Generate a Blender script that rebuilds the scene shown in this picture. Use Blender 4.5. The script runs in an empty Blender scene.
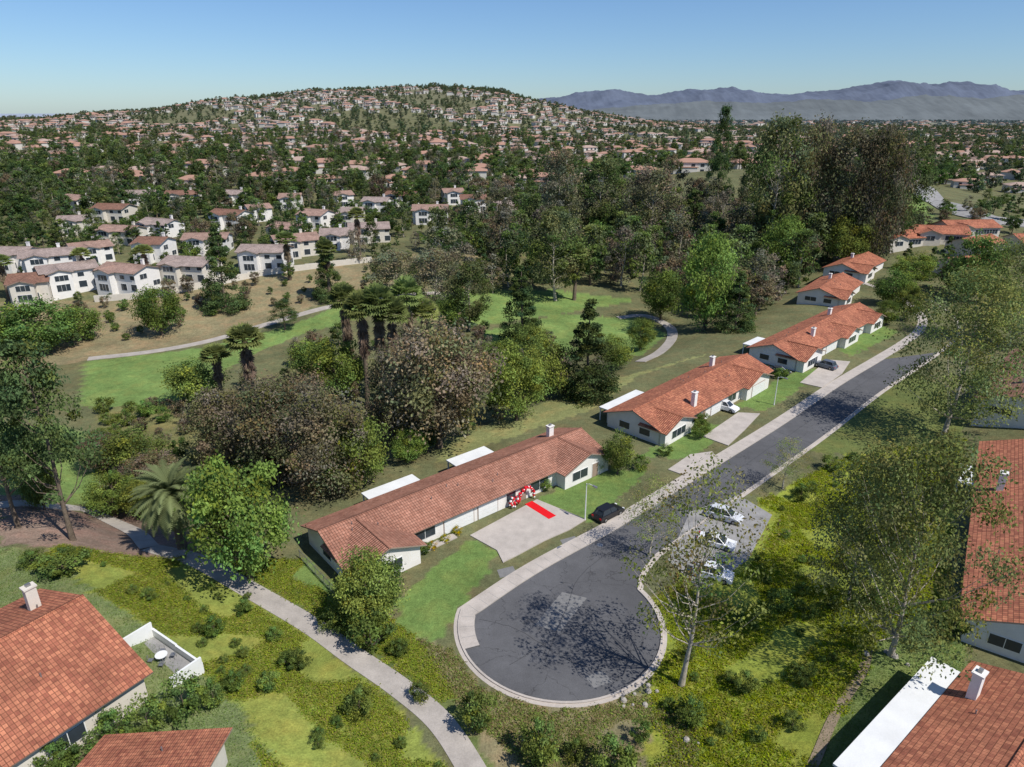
import bpy, math, random
import numpy as np
from mathutils import Vector, Matrix
random.seed(7); R=np.random.default_rng(7)
SC=bpy.context.scene
# ------------------------------------------------------------------ camera / survey
CH=50.0; FPX=683.0; PIT=math.atan(271.5/FPX); CP,SP=math.cos(PIT),math.sin(PIT)
def ss(a,b,x):
    t=np.clip((x-a)/(b-a),0,1); return t*t*(3-2*t)
def hgt(x,y):
    x=np.asarray(x,float); y=np.asarray(y,float)
    off=(x-28.5)*-.69+(y-91.3)*.72
    offL=(x+21)*-.628+(y-57.2)*-.778
    offR=(x-5)*.70-(y-57.4)*.714
    z=-5*ss(26,58,off)*(1-ss(0,12,offL))
    z=z+3*ss(3,18,offL)*(1-ss(60,90,offL))
    z=z+2.8*ss(13,29,offR)
    z=z+7*ss(165,250,y)*ss(30,-40,x)+8*ss(230,500,y)
    z=z+19*np.exp(-((x-150)/105)**2-((y-390)/105)**2)*ss(195,260,y)
    xl=x+190; sx=np.where(xl<0,800,430)
    z=z+94*np.exp(-(xl/sx)**2)*np.exp(-((y-1900)/620)**2)
    far=ss(500,1200,y)
    z=z+far*(3.5*np.sin(x/97+1.3)*np.cos(y/131)+2.5*np.sin(x/43+y/71))
    z=z-25*ss(2600,6000,y)
    return z
def ray(u,v):
    xc=(u-512)/FPX; yc=(383.5-v)/FPX
    return np.array([xc, CP+yc*SP, -SP+yc*CP])
TT=np.geomspace(20,30000,4000)
def G(u,v):
    d=ray(u,v); P=d[None,:]*TT[:,None]; P[:,2]+=CH
    f=P[:,2]-hgt(P[:,0],P[:,1]); i=np.argmax(f<0)
    if i==0: i=len(TT)-1
    a=f[i-1]/(f[i-1]-f[i]+1e-9); t=TT[i-1]+a*(TT[i]-TT[i-1])
    return (d[0]*t,d[1]*t)
def ztop(y,v):
    yc=(383.5-v)/FPX
    return CH+y*(yc*CP-SP)/(CP+yc*SP)
def depth(x,y,z=0): return y*CP+(CH-z)*SP
def GP(l): return [G(*p) for p in l]
def inpoly(px,py,poly):
    px=np.asarray(px);py=np.asarray(py);r=np.zeros(px.shape,bool);n=len(poly)
    for i in range(n):
        x1,y1=poly[i];x2,y2=poly[(i+1)%n]
        if y1==y2: continue
        c=((y1>py)!=(y2>py))&(px<(x2-x1)*(py-y1)/(y2-y1)+x1); r^=c
    return r
# ------------------------------------------------------------------ materials
def nt(name):
    m=bpy.data.materials.new(name); m.use_nodes=True; t=m.node_tree; b=t.nodes['Principled BSDF']; return m,t,b
def N(t,ty,**k):
    n=t.nodes.new(ty)
    for a,b in k.items(): setattr(n,a,b)
    return n
def mul(t,a,b):
    n=N(t,'ShaderNodeMix',data_type='RGBA',blend_type='MULTIPLY'); n.inputs[0].default_value=1
    for s,i in((a,6),(b,7)):
        if hasattr(s,'links'): t.links.new(s,n.inputs[i])
        else: n.inputs[i].default_value=s
    return n.outputs[2]
def noise(t,scale,lo,hi,detail=4,coord='Object',rough=.6,stops=(.3,.7)):
    c=N(t,'ShaderNodeTexCoord'); n=N(t,'ShaderNodeTexNoise'); n.inputs['Scale'].default_value=scale; n.inputs['Detail'].default_value=detail
    n.inputs['Roughness'].default_value=rough
    t.links.new(c.outputs[coord],n.inputs['Vector'])
    r=N(t,'ShaderNodeMapRange'); r.inputs[1].default_value=stops[0]; r.inputs[2].default_value=stops[1]; r.inputs[3].default_value=lo; r.inputs[4].default_value=hi
    t.links.new(n.outputs[0],r.inputs[0]); return r.outputs[0],n.outputs[0]
def bump(t,b,h,dist=.05,st=.5):
    n=N(t,'ShaderNodeBump'); n.inputs['Distance'].default_value=dist; n.inputs['Strength'].default_value=st
    t.links.new(h,n.inputs['Height']); t.links.new(n.outputs[0],b.inputs['Normal'])
def simple(name,col,rough=.7,var=.15,scale=1.5,bd=.0,metal=0,fine=8):
    m,t,b=nt(name); b.inputs['Roughness'].default_value=rough; b.inputs['Metallic'].default_value=metal
    a,_=noise(t,scale,1-var,1+var); c,h=noise(t,fine,1-var*.6,1+var*.6)
    o=mul(t,mul(t,(*col,1),a),c); t.links.new(o,b.inputs['Base Color'])
    if rough>.75: b.inputs['Specular IOR Level'].default_value=.15
    if bd: bump(t,b,h,bd)
    return m
def ground_mat():
    m,t,b=nt('ground_cover'); b.inputs['Roughness'].default_value=.95; b.inputs['Specular IOR Level'].default_value=.1
    at=N(t,'ShaderNodeAttribute',attribute_name='col')
    a,_=noise(t,.09,.75,1.25,6); c,h=noise(t,1.1,.72,1.3,8,rough=.75); e,h2=noise(t,6,.75,1.25,4)
    d,_=noise(t,.3,0,1,6,stops=(.45,.7))
    o=mul(t,mul(t,mul(t,at.outputs['Color'],a),c),e)
    mx=N(t,'ShaderNodeMix',data_type='RGBA')
    f=N(t,'ShaderNodeMath',operation='MULTIPLY'); t.links.new(d,f.inputs[0]); f.inputs[1].default_value=.6
    t.links.new(f.outputs[0],mx.inputs[0]); t.links.new(o,mx.inputs[6])
    o2=mul(t,o,(1.5,1.12,1.1,1)); t.links.new(o2,mx.inputs[7]); t.links.new(mx.outputs[2],b.inputs['Base Color'])
    bump(t,b,h,.25,.6); return m
def leaf_mat(name='leaves'):
    m,t,b=nt(name); out=t.nodes['Material Output']; t.nodes.remove(b)
    at=N(t,'ShaderNodeAttribute',attribute_name='col'); oi=N(t,'ShaderNodeObjectInfo')
    hs=N(t,'ShaderNodeHueSaturation'); hs.inputs['Saturation'].default_value=1.12; r=N(t,'ShaderNodeMapRange'); r.inputs[3].default_value=.475; r.inputs[4].default_value=.515
    t.links.new(oi.outputs['Random'],r.inputs[0]); t.links.new(r.outputs[0],hs.inputs['Hue'])
    m2=N(t,'ShaderNodeMath',operation='MULTIPLY'); m2.inputs[1].default_value=7.31; fr=N(t,'ShaderNodeMath',operation='FRACT')
    t.links.new(oi.outputs['Random'],m2.inputs[0]); t.links.new(m2.outputs[0],fr.inputs[0])
    r2=N(t,'ShaderNodeMapRange'); r2.inputs[3].default_value=1.35; r2.inputs[4].default_value=2.35; t.links.new(fr.outputs[0],r2.inputs[0])
    t.links.new(r2.outputs[0],hs.inputs['Value']); t.links.new(at.outputs['Color'],hs.inputs['Color'])
    df=N(t,'ShaderNodeBsdfDiffuse'); t.links.new(hs.outputs[0],df.inputs[0])
    tr=N(t,'ShaderNodeBsdfTranslucent'); t.links.new(hs.outputs[0],tr.inputs[0])
    ms=N(t,'ShaderNodeMixShader'); ms.inputs[0].default_value=.38
    t.links.new(df.outputs[0],ms.inputs[1]); t.links.new(tr.outputs[0],ms.inputs[2]); t.links.new(ms.outputs[0],out.inputs[0]); return m
def tile_mat(name,c1,c2,sc=1.0):
    m,t,b=nt(name); b.inputs['Roughness'].default_value=.8; b.inputs['Specular IOR Level'].default_value=.25
    uv=N(t,'ShaderNodeUVMap'); br=N(t,'ShaderNodeTexBrick'); br.offset=0.0
    br.inputs['Color1'].default_value=(*c1,1); br.inputs['Color2'].default_value=(*c2,1); br.inputs['Mortar'].default_value=(c1[0]*.35,c1[1]*.33,c1[2]*.33,1)
    br.inputs['Scale'].default_value=1; br.inputs['Mortar Size'].default_value=.035; br.inputs['Brick Width'].default_value=.34*sc; br.inputs['Row Height'].default_value=.42*sc
    br.inputs['Mortar Smooth'].default_value=.4; br.inputs['Bias'].default_value=0
    t.links.new(uv.outputs[0],br.inputs['Vector'])
    a,_=noise(t,.35,.75,1.2,5); c,_=noise(t,2.2,.8,1.2,5)
    t.links.new(mul(t,mul(t,br.outputs['Color'],a),c),b.inputs['Base Color'])
    sx=N(t,'ShaderNodeSeparateXYZ'); t.links.new(uv.outputs[0],sx.inputs[0])
    f=N(t,'ShaderNodeMath',operation='MULTIPLY'); f.inputs[1].default_value=2*math.pi/(.34*sc); s=N(t,'ShaderNodeMath',operation='SINE'); t.links.new(sx.outputs[0],f.inputs[0]); t.links.new(f.outputs[0],s.inputs[0])
    g=N(t,'ShaderNodeMath',operation='DIVIDE'); g.inputs[1].default_value=.42*sc; fr=N(t,'ShaderNodeMath',operation='FRACT'); t.links.new(sx.outputs[1],g.inputs[0]); t.links.new(g.outputs[0],fr.inputs[0])
    ad=N(t,'ShaderNodeMath',operation='SUBTRACT'); t.links.new(s.outputs[0],ad.inputs[0]); t.links.new(fr.outputs[0],ad.inputs[1])
    bump(t,b,ad.outputs[0],.04,.8); return m
M={}
M['ground']=ground_mat(); M['leaf']=leaf_mat()
def asphalt_mat():
    m,t,b=nt('asphalt'); b.inputs['Roughness'].default_value=.9; b.inputs['Specular IOR Level'].default_value=.1
    a,_=noise(t,.12,.82,1.2,6); c,h=noise(t,14,.8,1.2,4); e,_=noise(t,.9,.93,1.07,6)
    v=N(t,'ShaderNodeTexVoronoi',feature='DISTANCE_TO_EDGE'); v.inputs['Scale'].default_value=.16
    co=N(t,'ShaderNodeTexCoord'); nz=N(t,'ShaderNodeTexNoise'); nz.inputs['Scale'].default_value=.6; nz.inputs['Detail'].default_value=6
    t.links.new(co.outputs['Object'],nz.inputs['Vector'])
    vm=N(t,'ShaderNodeMix',data_type='RGBA',blend_type='ADD'); vm.inputs[0].default_value=3.0; vm.clamp_factor=False
    t.links.new(co.outputs['Object'],vm.inputs[6]); t.links.new(nz.outputs[1],vm.inputs[7]); t.links.new(vm.outputs[2],v.inputs['Vector'])
    r=N(t,'ShaderNodeMapRange'); r.inputs[1].default_value=.002; r.inputs[2].default_value=.007; r.inputs[3].default_value=.62; r.inputs[4].default_value=1; t.links.new(v.outputs[0],r.inputs[0])
    o=mul(t,mul(t,mul(t,mul(t,(.105,.104,.108,1),a),c),e),r.outputs[0]); t.links.new(o,b.inputs['Base Color']); bump(t,b,h,.01,.4); return m
M['asphalt']=asphalt_mat()
M['patch']=simple('asphalt_patch',(.19,.185,.18),.9,.12)
M['seal']=simple('crack_seal',(.03,.03,.032),.7,.1)
M['conc']=simple('concrete',(.44,.39,.345),.9,.14,.5,.01)
M['concg']=simple('grey_concrete',(.27,.26,.25),.9,.22,.5,.01)
M['path']=simple('path_concrete',(.38,.34,.30),.9,.16,.5,.01)
M['dirt']=simple('dirt',(.26,.2,.14),.95,.2,.8,.03)
M['white']=simple('white_stucco',(.74,.71,.67),.85,.06,.8)
M['cream']=simple('cream_stucco',(.62,.57,.49),.85,.07,.8)
M['greywall']=simple('grey_stucco',(.45,.45,.46),.85,.07,.8)
M['trim']=simple('white_trim',(.75,.75,.73),.5,.04)
M['flat']=simple('flat_roof',(.68,.68,.66),.7,.07,.6)
M['fascia']=simple('fascia',(.30,.22,.17),.7,.1)
M['glass']=simple('window_glass',(.035,.045,.055),.08,.1)
M['trunk']=simple('bark',(.15,.115,.085),.9,.3,2,.02)
M['trunkw']=simple('pale_bark',(.42,.37,.30),.85,.35,1.6,.02)
M['metal']=simple('grey_metal',(.3,.3,.3),.4,.05,metal=.6)
M['tileA']=tile_mat('salmon_roof_tile',(.42,.205,.14),(.33,.145,.095))
M['tileB']=tile_mat('orange_roof_tile',(.51,.20,.11),(.30,.10,.06))
M['tileC']=tile_mat('brown_roof_tile',(.30,.16,.11),(.22,.115,.08))
M['tileT']=tile_mat('pinkgrey_roof_tile',(.42,.33,.29),(.34,.26,.225))
M['tileS']=tile_mat('pale_salmon_roof_tile',(.42,.28,.22),(.34,.21,.165))
M['red']=simple('red_fabric',(.65,.01,.015),.8,.06)
M['redb']=simple('red_balloon',(.6,.01,.02),.25,.05)
M['rock']=simple('rock',(.35,.32,.28),.9,.25,3,.05)
# ------------------------------------------------------------------ mesh helpers
def link(o,parent=None):
    SC.collection.objects.link(o)
    if parent is not None: o.parent=parent
    return o
def obj(name,verts,faces,mats,midx=None,uv=None,parent=None,smooth=False,do_link=True):
    me=bpy.data.meshes.new(name); me.from_pydata([tuple(map(float,v)) for v in verts],[],faces)
    for m in mats: me.materials.append(M[m] if isinstance(m,str) else m)
    if midx is not None: me.polygons.foreach_set('material_index',midx)
    if uv is not None:
        l=me.uv_layers.new(name='UVMap'); l.data.foreach_set('uv',np.array([c for f in uv for p in f for c in p],float))
    if smooth: me.polygons.foreach_set('use_smooth',[True]*len(me.polygons))
    me.update(); o=bpy.data.objects.new(name,me)
    if do_link: link(o,parent)
    return o
def quadmesh(name,V,F,col=None,mi=None,mats=()):
    me=bpy.data.meshes.new(name); n=len(F)
    me.vertices.add(len(V)); me.vertices.foreach_set('co',np.asarray(V,np.float32).ravel())
    me.loops.add(4*n); me.loops.foreach_set('vertex_index',np.asarray(F,np.int32).ravel())
    me.polygons.add(n); me.polygons.foreach_set('loop_start',np.arange(0,4*n,4,dtype=np.int32))
    for m in mats: me.materials.append(M[m])
    if mi is not None: me.polygons.foreach_set('material_index',np.asarray(mi,np.int32))
    me.update(calc_edges=True)
    if col is not None:
        a=me.color_attributes.new('col','FLOAT_COLOR','POINT'); c=np.ones((len(V),4),np.float32); c[:,:3]=col; a.data.foreach_set('color',c.ravel())
    return me
class Geo:
    def __init__(s): s.v=[];s.f=[];s.m=[];s.uv=[]
    def face(s,pts,m=0,uv=None):
        b=len(s.v); s.v+=[tuple(p) for p in pts]; s.f.append(tuple(range(b,b+len(pts)))); s.m.append(m)
        s.uv.append(uv if uv else [(p[0],p[2]) for p in pts])
    def box(s,x0,x1,y0,y1,z0,z1,m=0):
        c=[(x0,y0,z0),(x1,y0,z0),(x1,y1,z0),(x0,y1,z0),(x0,y0,z1),(x1,y0,z1),(x1,y1,z1),(x0,y1,z1)]
        for f in((3,2,1,0),(4,5,6,7),(0,1,5,4),(1,2,6,5),(2,3,7,6),(3,0,4,7)): s.face([c[i] for i in f],m)
    def slab(s,a,b,c,d,th,mt,ms):
        A,B,C,D=[Vector(p) for p in (a,b,c,d)]; n=(B-A).cross(D-A).normalized()
        if n.z<0: n=-n; A,B,C,D=B,A,D,C
        T=[p+n*th for p in (A,B,C,D)]; L=(B-A).length; W=(D-A).length
        s.face(T,mt,[(0,0),(L,0),(L,W),(0,W)]); s.face([D,C,B,A],ms)
        for i,j in((0,1),(1,2),(2,3),(3,0)):
            q=(A,B,C,D); s.face([q[i],q[j],T[j],T[i]],ms)
    def tube(s,pts,rad,sides=8,m=0,cap=True):
        P=[Vector(p) for p in pts]; rings=[]
        for i,p in enumerate(P):
            d=(P[min(i+1,len(P)-1)]-P[max(i-1,0)]).normalized(); u=d.orthogonal().normalized(); w=d.cross(u)
            r=rad[i] if hasattr(rad,'__len__') else rad
            rings.append([p+u*math.cos(a)*r+w*math.sin(a)*r for a in [2*math.pi*k/sides for k in range(sides)]])
        for i in range(len(P)-1):
            for k in range(sides):
                j=(k+1)%sides; s.face([rings[i][k],rings[i][j],rings[i+1][j],rings[i+1][k]],m)
        if cap: s.face(rings[0][::-1],m); s.face(rings[-1],m)
    def prism(s,poly,z0,z1,m=0,ms=None):
        n=len(poly); a=sum(poly[i][0]*poly[(i+1)%n][1]-poly[(i+1)%n][0]*poly[i][1] for i in range(n))
        if a<0: poly=poly[::-1]
        s.face([(p[0],p[1],z1) for p in poly],m)
        for i in range(n):
            p,q=poly[i],poly[(i+1)%n]; s.face([(p[0],p[1],z0),(q[0],q[1],z0),(q[0],q[1],z1),(p[0],p[1],z1)],m if ms is None else ms)
    def sphere(s,c,r,m=0,nu=10,nv=6):
        g=[[(c[0]+r*math.sin(math.pi*j/nv)*math.cos(2*math.pi*i/nu),c[1]+r*math.sin(math.pi*j/nv)*math.sin(2*math.pi*i/nu),c[2]+r*math.cos(math.pi*j/nv)) for i in range(nu)] for j in range(nv+1)]
        for j in range(nv):
            for i in range(nu): s.face([g[j+1][i],g[j+1][(i+1)%nu],g[j][(i+1)%nu],g[j][i]],m)
    def make(s,name,mats,parent=None,smooth=False,do_link=True):
        return obj(name,s.v,s.f,mats,s.m,s.uv,parent,smooth,do_link)
def empty(name,loc=(0,0,0),rz=0):
    e=bpy.data.objects.new(name,None); e.empty_display_size=.5; e.location=loc; e.rotation_euler=(0,0,rz); SC.collection.objects.link(e); return e
# ------------------------------------------------------------------ terrain sheet
def axis(lo,hi,step,far_lo,far_hi,g):
    a=list(np.arange(lo,hi+1e-6,step)); s=step; x=a[-1]
    while x<far_hi: s*=g; x+=s; a.append(x)
    s=step; x=a[0]; b=[]
    while x>far_lo: s*=g; x-=s; b.append(x)
    return np.array(b[::-1]+a)
ax=axis(-62,75,.45,-20000,20000,1.035); ay=axis(24,135,.45,-400,40000,1.03)
X,Y=np.meshgrid(ax,ay); Z=hgt(X,Y)
wx=X+.35*np.sin(Y*1.7+np.sin(X*1.1)*2)+.2*np.sin(Y*4.1+X*3); wy=Y+.35*np.sin(X*1.9+np.cos(Y*1.3)*2)+.2*np.sin(X*4.7-Y*2)
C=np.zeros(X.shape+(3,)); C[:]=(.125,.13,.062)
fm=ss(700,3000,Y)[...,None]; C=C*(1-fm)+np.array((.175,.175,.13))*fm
fm=ss(3000,12000,Y)[...,None]; C=C*(1-fm)+np.array((.28,.33,.39))*fm  # distance haze painted into the ground colour, bluer farther out
LAWN=(.13,.20,.055); FAIR=(.15,.225,.065); IVY=(.225,.265,.045); MULCH=(.21,.15,.115); SHR=(.12,.155,.05); REED=(.17,.17,.07)
REG=[
 ([(0,300),(120,300),(330,262),(480,255),(480,300),(330,300),(200,345),(85,360),(0,380)],(.22,.19,.105)),
 ([(85,362),(200,348),(300,322),(345,303),(440,290),(470,300),(360,318),(300,335),(262,350),(225,370),(205,402),(130,415),(80,405)],FAIR),
 ([(0,425),(60,425),(105,445),(98,500),(0,508)],FAIR),
 ([(95,408),(215,400),(230,450),(180,500),(110,500)],REED),
 ([(482,332),(560,314),(640,318),(668,334),(640,356),(600,350),(540,356),(490,352)],FAIR),
 ([(405,297),(450,290),(560,290),(640,300),(560,314),(430,335)],FAIR),
 ([(430,445),(600,382),(655,368),(720,350),(640,375),(590,410),(440,462)],(.20,.21,.085)),
 ([(0,495),(130,512),(215,545),(215,565),(60,548),(0,545)],MULCH),
 ([(60,545),(190,556),(250,592),(310,628),(380,690),(450,775),(280,800),(230,700),(150,625),(40,558)],(.215,.25,.055)),
 ([(40,558),(150,625),(232,700),(290,800),(150,800),(90,620),(-60,600),(-60,545),(0,545)],(.16,.195,.08)),
 ([(205,560),(300,560),(345,590),(420,640),(520,800),(480,790),(440,712),(350,645)],SHR),
 ([(395,602),(470,540),(500,552),(440,640),(400,640)],LAWN),
 ([(285,565),(305,555),(345,600),(340,615)],LAWN),
 ([(420,640),(452,650),(480,690),(560,705),(640,695),(700,720),(700,800),(510,800),(450,690)],(.215,.19,.105)),
 ([(655,600),(760,500),(860,450),(965,440),(945,600),(880,640),(800,800),(640,800),(650,690)],IVY),
 ([(900,600),(965,590),(965,690),(850,800),(790,800),(850,690)],(.155,.20,.065)),
 ([(780,450),(905,365),(960,400),(965,440),(860,455)],(.12,.145,.045)),
 ([(535,500),(600,470),(650,470),(620,500),(590,522)],LAWN),
 ([(640,455),(700,425),(735,425),(690,460)],LAWN),
 ([(735,405),(785,375),(835,365),(765,412)],LAWN),
 ([(835,345),(880,325),(900,332),(850,357)],LAWN),
 ([(905,180),(925,195),(935,225),(905,215)],FAIR),
 ([(300,600),(345,575),(345,590),(320,612)],LAWN),
]
for poly,c in REG: C[inpoly(wx,wy,GP(poly))]=c
ny,nx=X.shape; idx=np.arange(nx*ny).reshape(ny,nx)
F=np.stack([idx[:-1,:-1],idx[:-1,1:],idx[1:,1:],idx[1:,:-1]],-1).reshape(-1,4)
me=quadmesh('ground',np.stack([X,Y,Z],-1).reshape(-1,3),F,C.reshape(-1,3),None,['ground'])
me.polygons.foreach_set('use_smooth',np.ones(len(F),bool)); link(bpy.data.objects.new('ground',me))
def mountain(name,y0,ctrl,col,wid,seed,n=620,m=30,amp=.13):
    r=np.random.default_rng(seed); cx=[(u-512)/FPX*y0*CP for u,v in ctrl]; cz=[ztop(y0,v) for u,v in ctrl]
    xs=np.linspace(cx[0],cx[-1],n); ys=np.linspace(-1,1,m); H=np.interp(xs,cx,cz); k=np.hanning(9); k/=k.sum(); H=np.convolve(np.pad(H,4,mode='edge'),k,'valid')
    XX,YY=np.meshgrid(xs,ys); f=np.zeros(XX.shape)
    for q in range(9):
        s=wid*.8/1.8**q; a,b,c=r.uniform(0,6,3); th=r.uniform(0,3)
        f+=(1-2*np.abs(np.sin((XX*math.cos(th)+YY*wid*math.sin(th))/s+a+1.2*np.sin(YY*wid/s*.8+b))))*amp/1.5**q
    env=np.clip(1-np.abs(YY)**1.3,0,1); K=env*(1+f*(.5+1.1*np.abs(YY))); mx=K.max(0); kk=np.hanning(61); kk/=kk.sum(); mx=np.convolve(np.pad(mx,30,mode='edge'),kk,'valid')
    ZZ=-60+(H[None,:]+60)*K/mx[None,:]
    id=np.arange(n*m).reshape(m,n); F=np.stack([id[:-1,:-1],id[:-1,1:],id[1:,1:],id[1:,:-1]],-1).reshape(-1,4)
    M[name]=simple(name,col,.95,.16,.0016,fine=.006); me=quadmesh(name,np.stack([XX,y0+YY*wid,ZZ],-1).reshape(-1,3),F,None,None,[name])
    me.polygons.foreach_set('use_smooth',np.ones(len(F),bool)); link(bpy.data.objects.new(name,me))
mountain('mountain_range',13000,[(480,113),(530,101),(575,93),(610,89),(650,95),(690,89),(730,88),(770,95),(810,92),(850,87),(890,79),(915,85),(960,82),(1000,91),(1060,85),(1150,91),(1300,98)],(.105,.125,.17),1800,3,amp=.17)  # grey-blue base colour has the air haze painted in
mountain('foothills',7500,[(560,113),(640,105),(700,101),(760,103),(820,99),(870,102),(920,95),(980,98),(1040,94),(1150,100),(1300,104)],(.125,.14,.145),1000,5)  # atmospheric haze put into the foothill colour too
# ------------------------------------------------------------------ roads
BC=np.array([5.0,57.6]); BR=10.7; PHI=math.radians(41.5); E1=np.array([math.cos(PHI),math.sin(PHI)]); NL=np.array([-E1[1],E1[0]])
def cr(P,k=8):
    P=[np.array(p,float) for p in P]; P=[2*P[0]-P[1]]+P+[2*P[-1]-P[-2]]; o=[]
    for i in range(1,len(P)-2):
        for j in range(k):
            t=j/k; a,b,c,d=P[i-1:i+3]
            o.append(.5*((2*b)+(c-a)*t+(2*a-5*b+4*c-d)*t*t+(3*b-a-3*c+d)*t**3))
    o.append(P[-2]); return o
def offset(P,w):
    o=[]
    for i,p in enumerate(P):
        d=P[min(i+1,len(P)-1)]-P[max(i-1,0)]; d=d/np.linalg.norm(d); o.append(p+np.array([-d[1],d[0]])*w)
    return o
CL=[BC+NL*4.7+E1*17, (31.2,88.2),(49,105.2),(66.4,122.8),(82,137.5),(94,149),(104,160),(111,172),(114.5,186),(115.5,200),(114,216),(118,235),(130,262)]
cl=cr(CL,6); left=offset(cl,4.3); right=offset(cl,-4.3)
circ=[BC+BR*np.array([math.cos(a),math.sin(a)]) for a in np.linspace(PHI-math.radians(12),PHI-math.radians(232),48)]
lj=cr([circ[-1],BC+NL*9.25+E1*4,left[0]],8)[1:-1]; rj=cr([right[0],BC+E1*13.2-NL*.6,circ[0]],8)[1:-1]
outline=right[::-1]+rj+circ+lj+left
g=Geo(); g.prism([tuple(p) for p in outline],0.0,.02,0); g.make('road',['asphalt'])
def ribbon(name,P,w0,w1,z0,z1,mat,parent=None,drape=False):
    a=offset(P,w0); b=offset(P,w1); g=Geo(); n=len(P)
    ha=[float(hgt(*p)) if drape else 0 for p in a]; hb=[float(hgt(*p)) if drape else 0 for p in b]
    T=lambda p,h,z:(p[0],p[1],h+z)
    for i in range(n-1):
        g.face([T(a[i],ha[i],z1),T(b[i],hb[i],z1),T(b[i+1],hb[i+1],z1),T(a[i+1],ha[i+1],z1)][::(1 if w1<w0 else -1)])
        for q,h in((a,ha),(b,hb)): g.face([T(q[i],h[i],z0),T(q[i+1],h[i+1],z0),T(q[i+1],h[i+1],z1),T(q[i],h[i],z1)])
    return g.make(name,[mat],parent)
ol=[np.array(p) for p in outline]
ribbon('kerb',ol,-.22,0.0,0,.15,'conc'); ribbon('gutter',ol,0,.42,.0,.026,'conc')
k0=len(right)+len(rj)+40
ribbon('sidewalk',ol[k0:],-1.75,-.225,0,.145,'conc')
g=Geo(); sw=offset(ol,-.98); acc=0
for i in range(k0,len(ol)-1):
    a,b=sw[i],sw[i+1]; Ls=np.linalg.norm(b-a); d=(b-a)/Ls; nrm=np.array([-d[1],d[0]]); t=(-acc)%1.5
    while t<Ls:
        p=a+d*t; g.prism([tuple(p+nrm*.74+d*.02),tuple(p+nrm*.74-d*.02),tuple(p-nrm*.74-d*.02),tuple(p-nrm*.74+d*.02)],.14,.149); t+=1.5
    acc+=Ls
g.make('sidewalk_joints',['concg'])
g=Geo()
def rp(px,z0,z1,m,gg): gg.prism(GP(px),z0,z1,m)
rp([(535,625),(562,592),(587,598),(560,632)],.0,.024,0,g); rp([(585,677),(603,670),(612,682),(594,688)],.0,.0245,0,g); rp([(497,570),(513,566),(517,574),(500,578)],.0,.025,0,g)
rp([(560,540),(575,536),(577,541),(563,545)],.0,.025,0,g); rp([(640,505),(655,497),(662,503),(648,511)],.0,.025,0,g)
g.make('road_patch',['patch'])
g=Geo()
def seam(P,w=.05):
    P=[np.array(p)+R.normal(size=2)*.05 for p in P]; a=offset(P,w/2); b=offset(P,-w/2)
    for i in range(len(P)-1): g.face([(*a[i],.0265),(*b[i],.0265),(*b[i+1],.0265),(*a[i+1],.0265)])
seam(cr([BC-NL*3-E1*5,BC+NL*1+E1*2,BC+NL*4.2+E1*9]+[tuple(q) for q in cl[2:40:4]],5))
seam(cr([BC+NL*6-E1*6,BC+NL*2-E1*4,BC-NL*4-E1*3.2,BC-NL*9-E1*1],8)); seam(cr([BC-NL*6+E1*6,BC-NL*2+E1*2,BC-NL*1-E1*8],8))
for k in range(6,40,5): seam([left[k],cl[k]*.5+left[k]*.5,cl[k],right[k]])
g.make('tar_seams',['seal'])
g=Geo()
for u,v in((521,574),(560,548),(600,545)):
    x,y=G(u,v); g.prism([(x+.4*math.cos(a),y+.4*math.sin(a)) for a in np.linspace(0,6.28,17)[:-1]],0,.03)
g.make('manhole_cover',['metal'])
def drive(px,z=.152,mat='conc',name='driveway'):
    g=Geo(); rp(px,0,z,0,g); return g.make(name,[mat])
def drive_to_kerb(px2,width_pts,z=.155):
    pass
drive([(470,536),(537,500),(586,520),(570,530),(545,541),(517,556),(503,563),(497,551)])
drive([(703,437),(738,413),(760,414),(745,430),(728,446)])
drive([(668,470),(690,455),(712,452),(718,459),(690,478)])
drive([(800,383),(828,360),(850,362),(842,374),(822,388)])
drive([(668,560),(690,512),(738,495),(772,515),(748,560),(702,592)],.06,'concg','parking_pad')
def pathp(name,px,w,mat='path',z=.06):
    P=cr(GP(px),10); ribbon(name,P,w/2,-w/2,-.1,z,mat,None,True)
pathp('footpath',[(150,548),(195,560),(250,590),(310,625),(352,655),(400,688),(440,722),(472,770),(485,800)],2.3)
pathp('footpath',[(792,800),(812,767),(835,715),(862,672),(868,650)],.8,'dirt')
pathp('cart_path',[(88,359),(150,352),(205,342),(265,325),(325,308),(380,298),(440,293)],2.6,'path',.12)
pathp('cart_path',[(618,318),(645,316),(668,326),(672,338),(660,352),(640,362)],2.6,'path',.12)
pathp('cart_path',[(-20,508),(40,505),(85,510),(130,530),(150,548)],2.2,'path',.1)
pathp('highway',[(905,178),(925,192),(945,205),(985,218),(1050,226),(1150,232)],14,'concg',.4)
pathp('highway',[(990,222),(960,232),(950,240)],9,'concg',.4)
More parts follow.
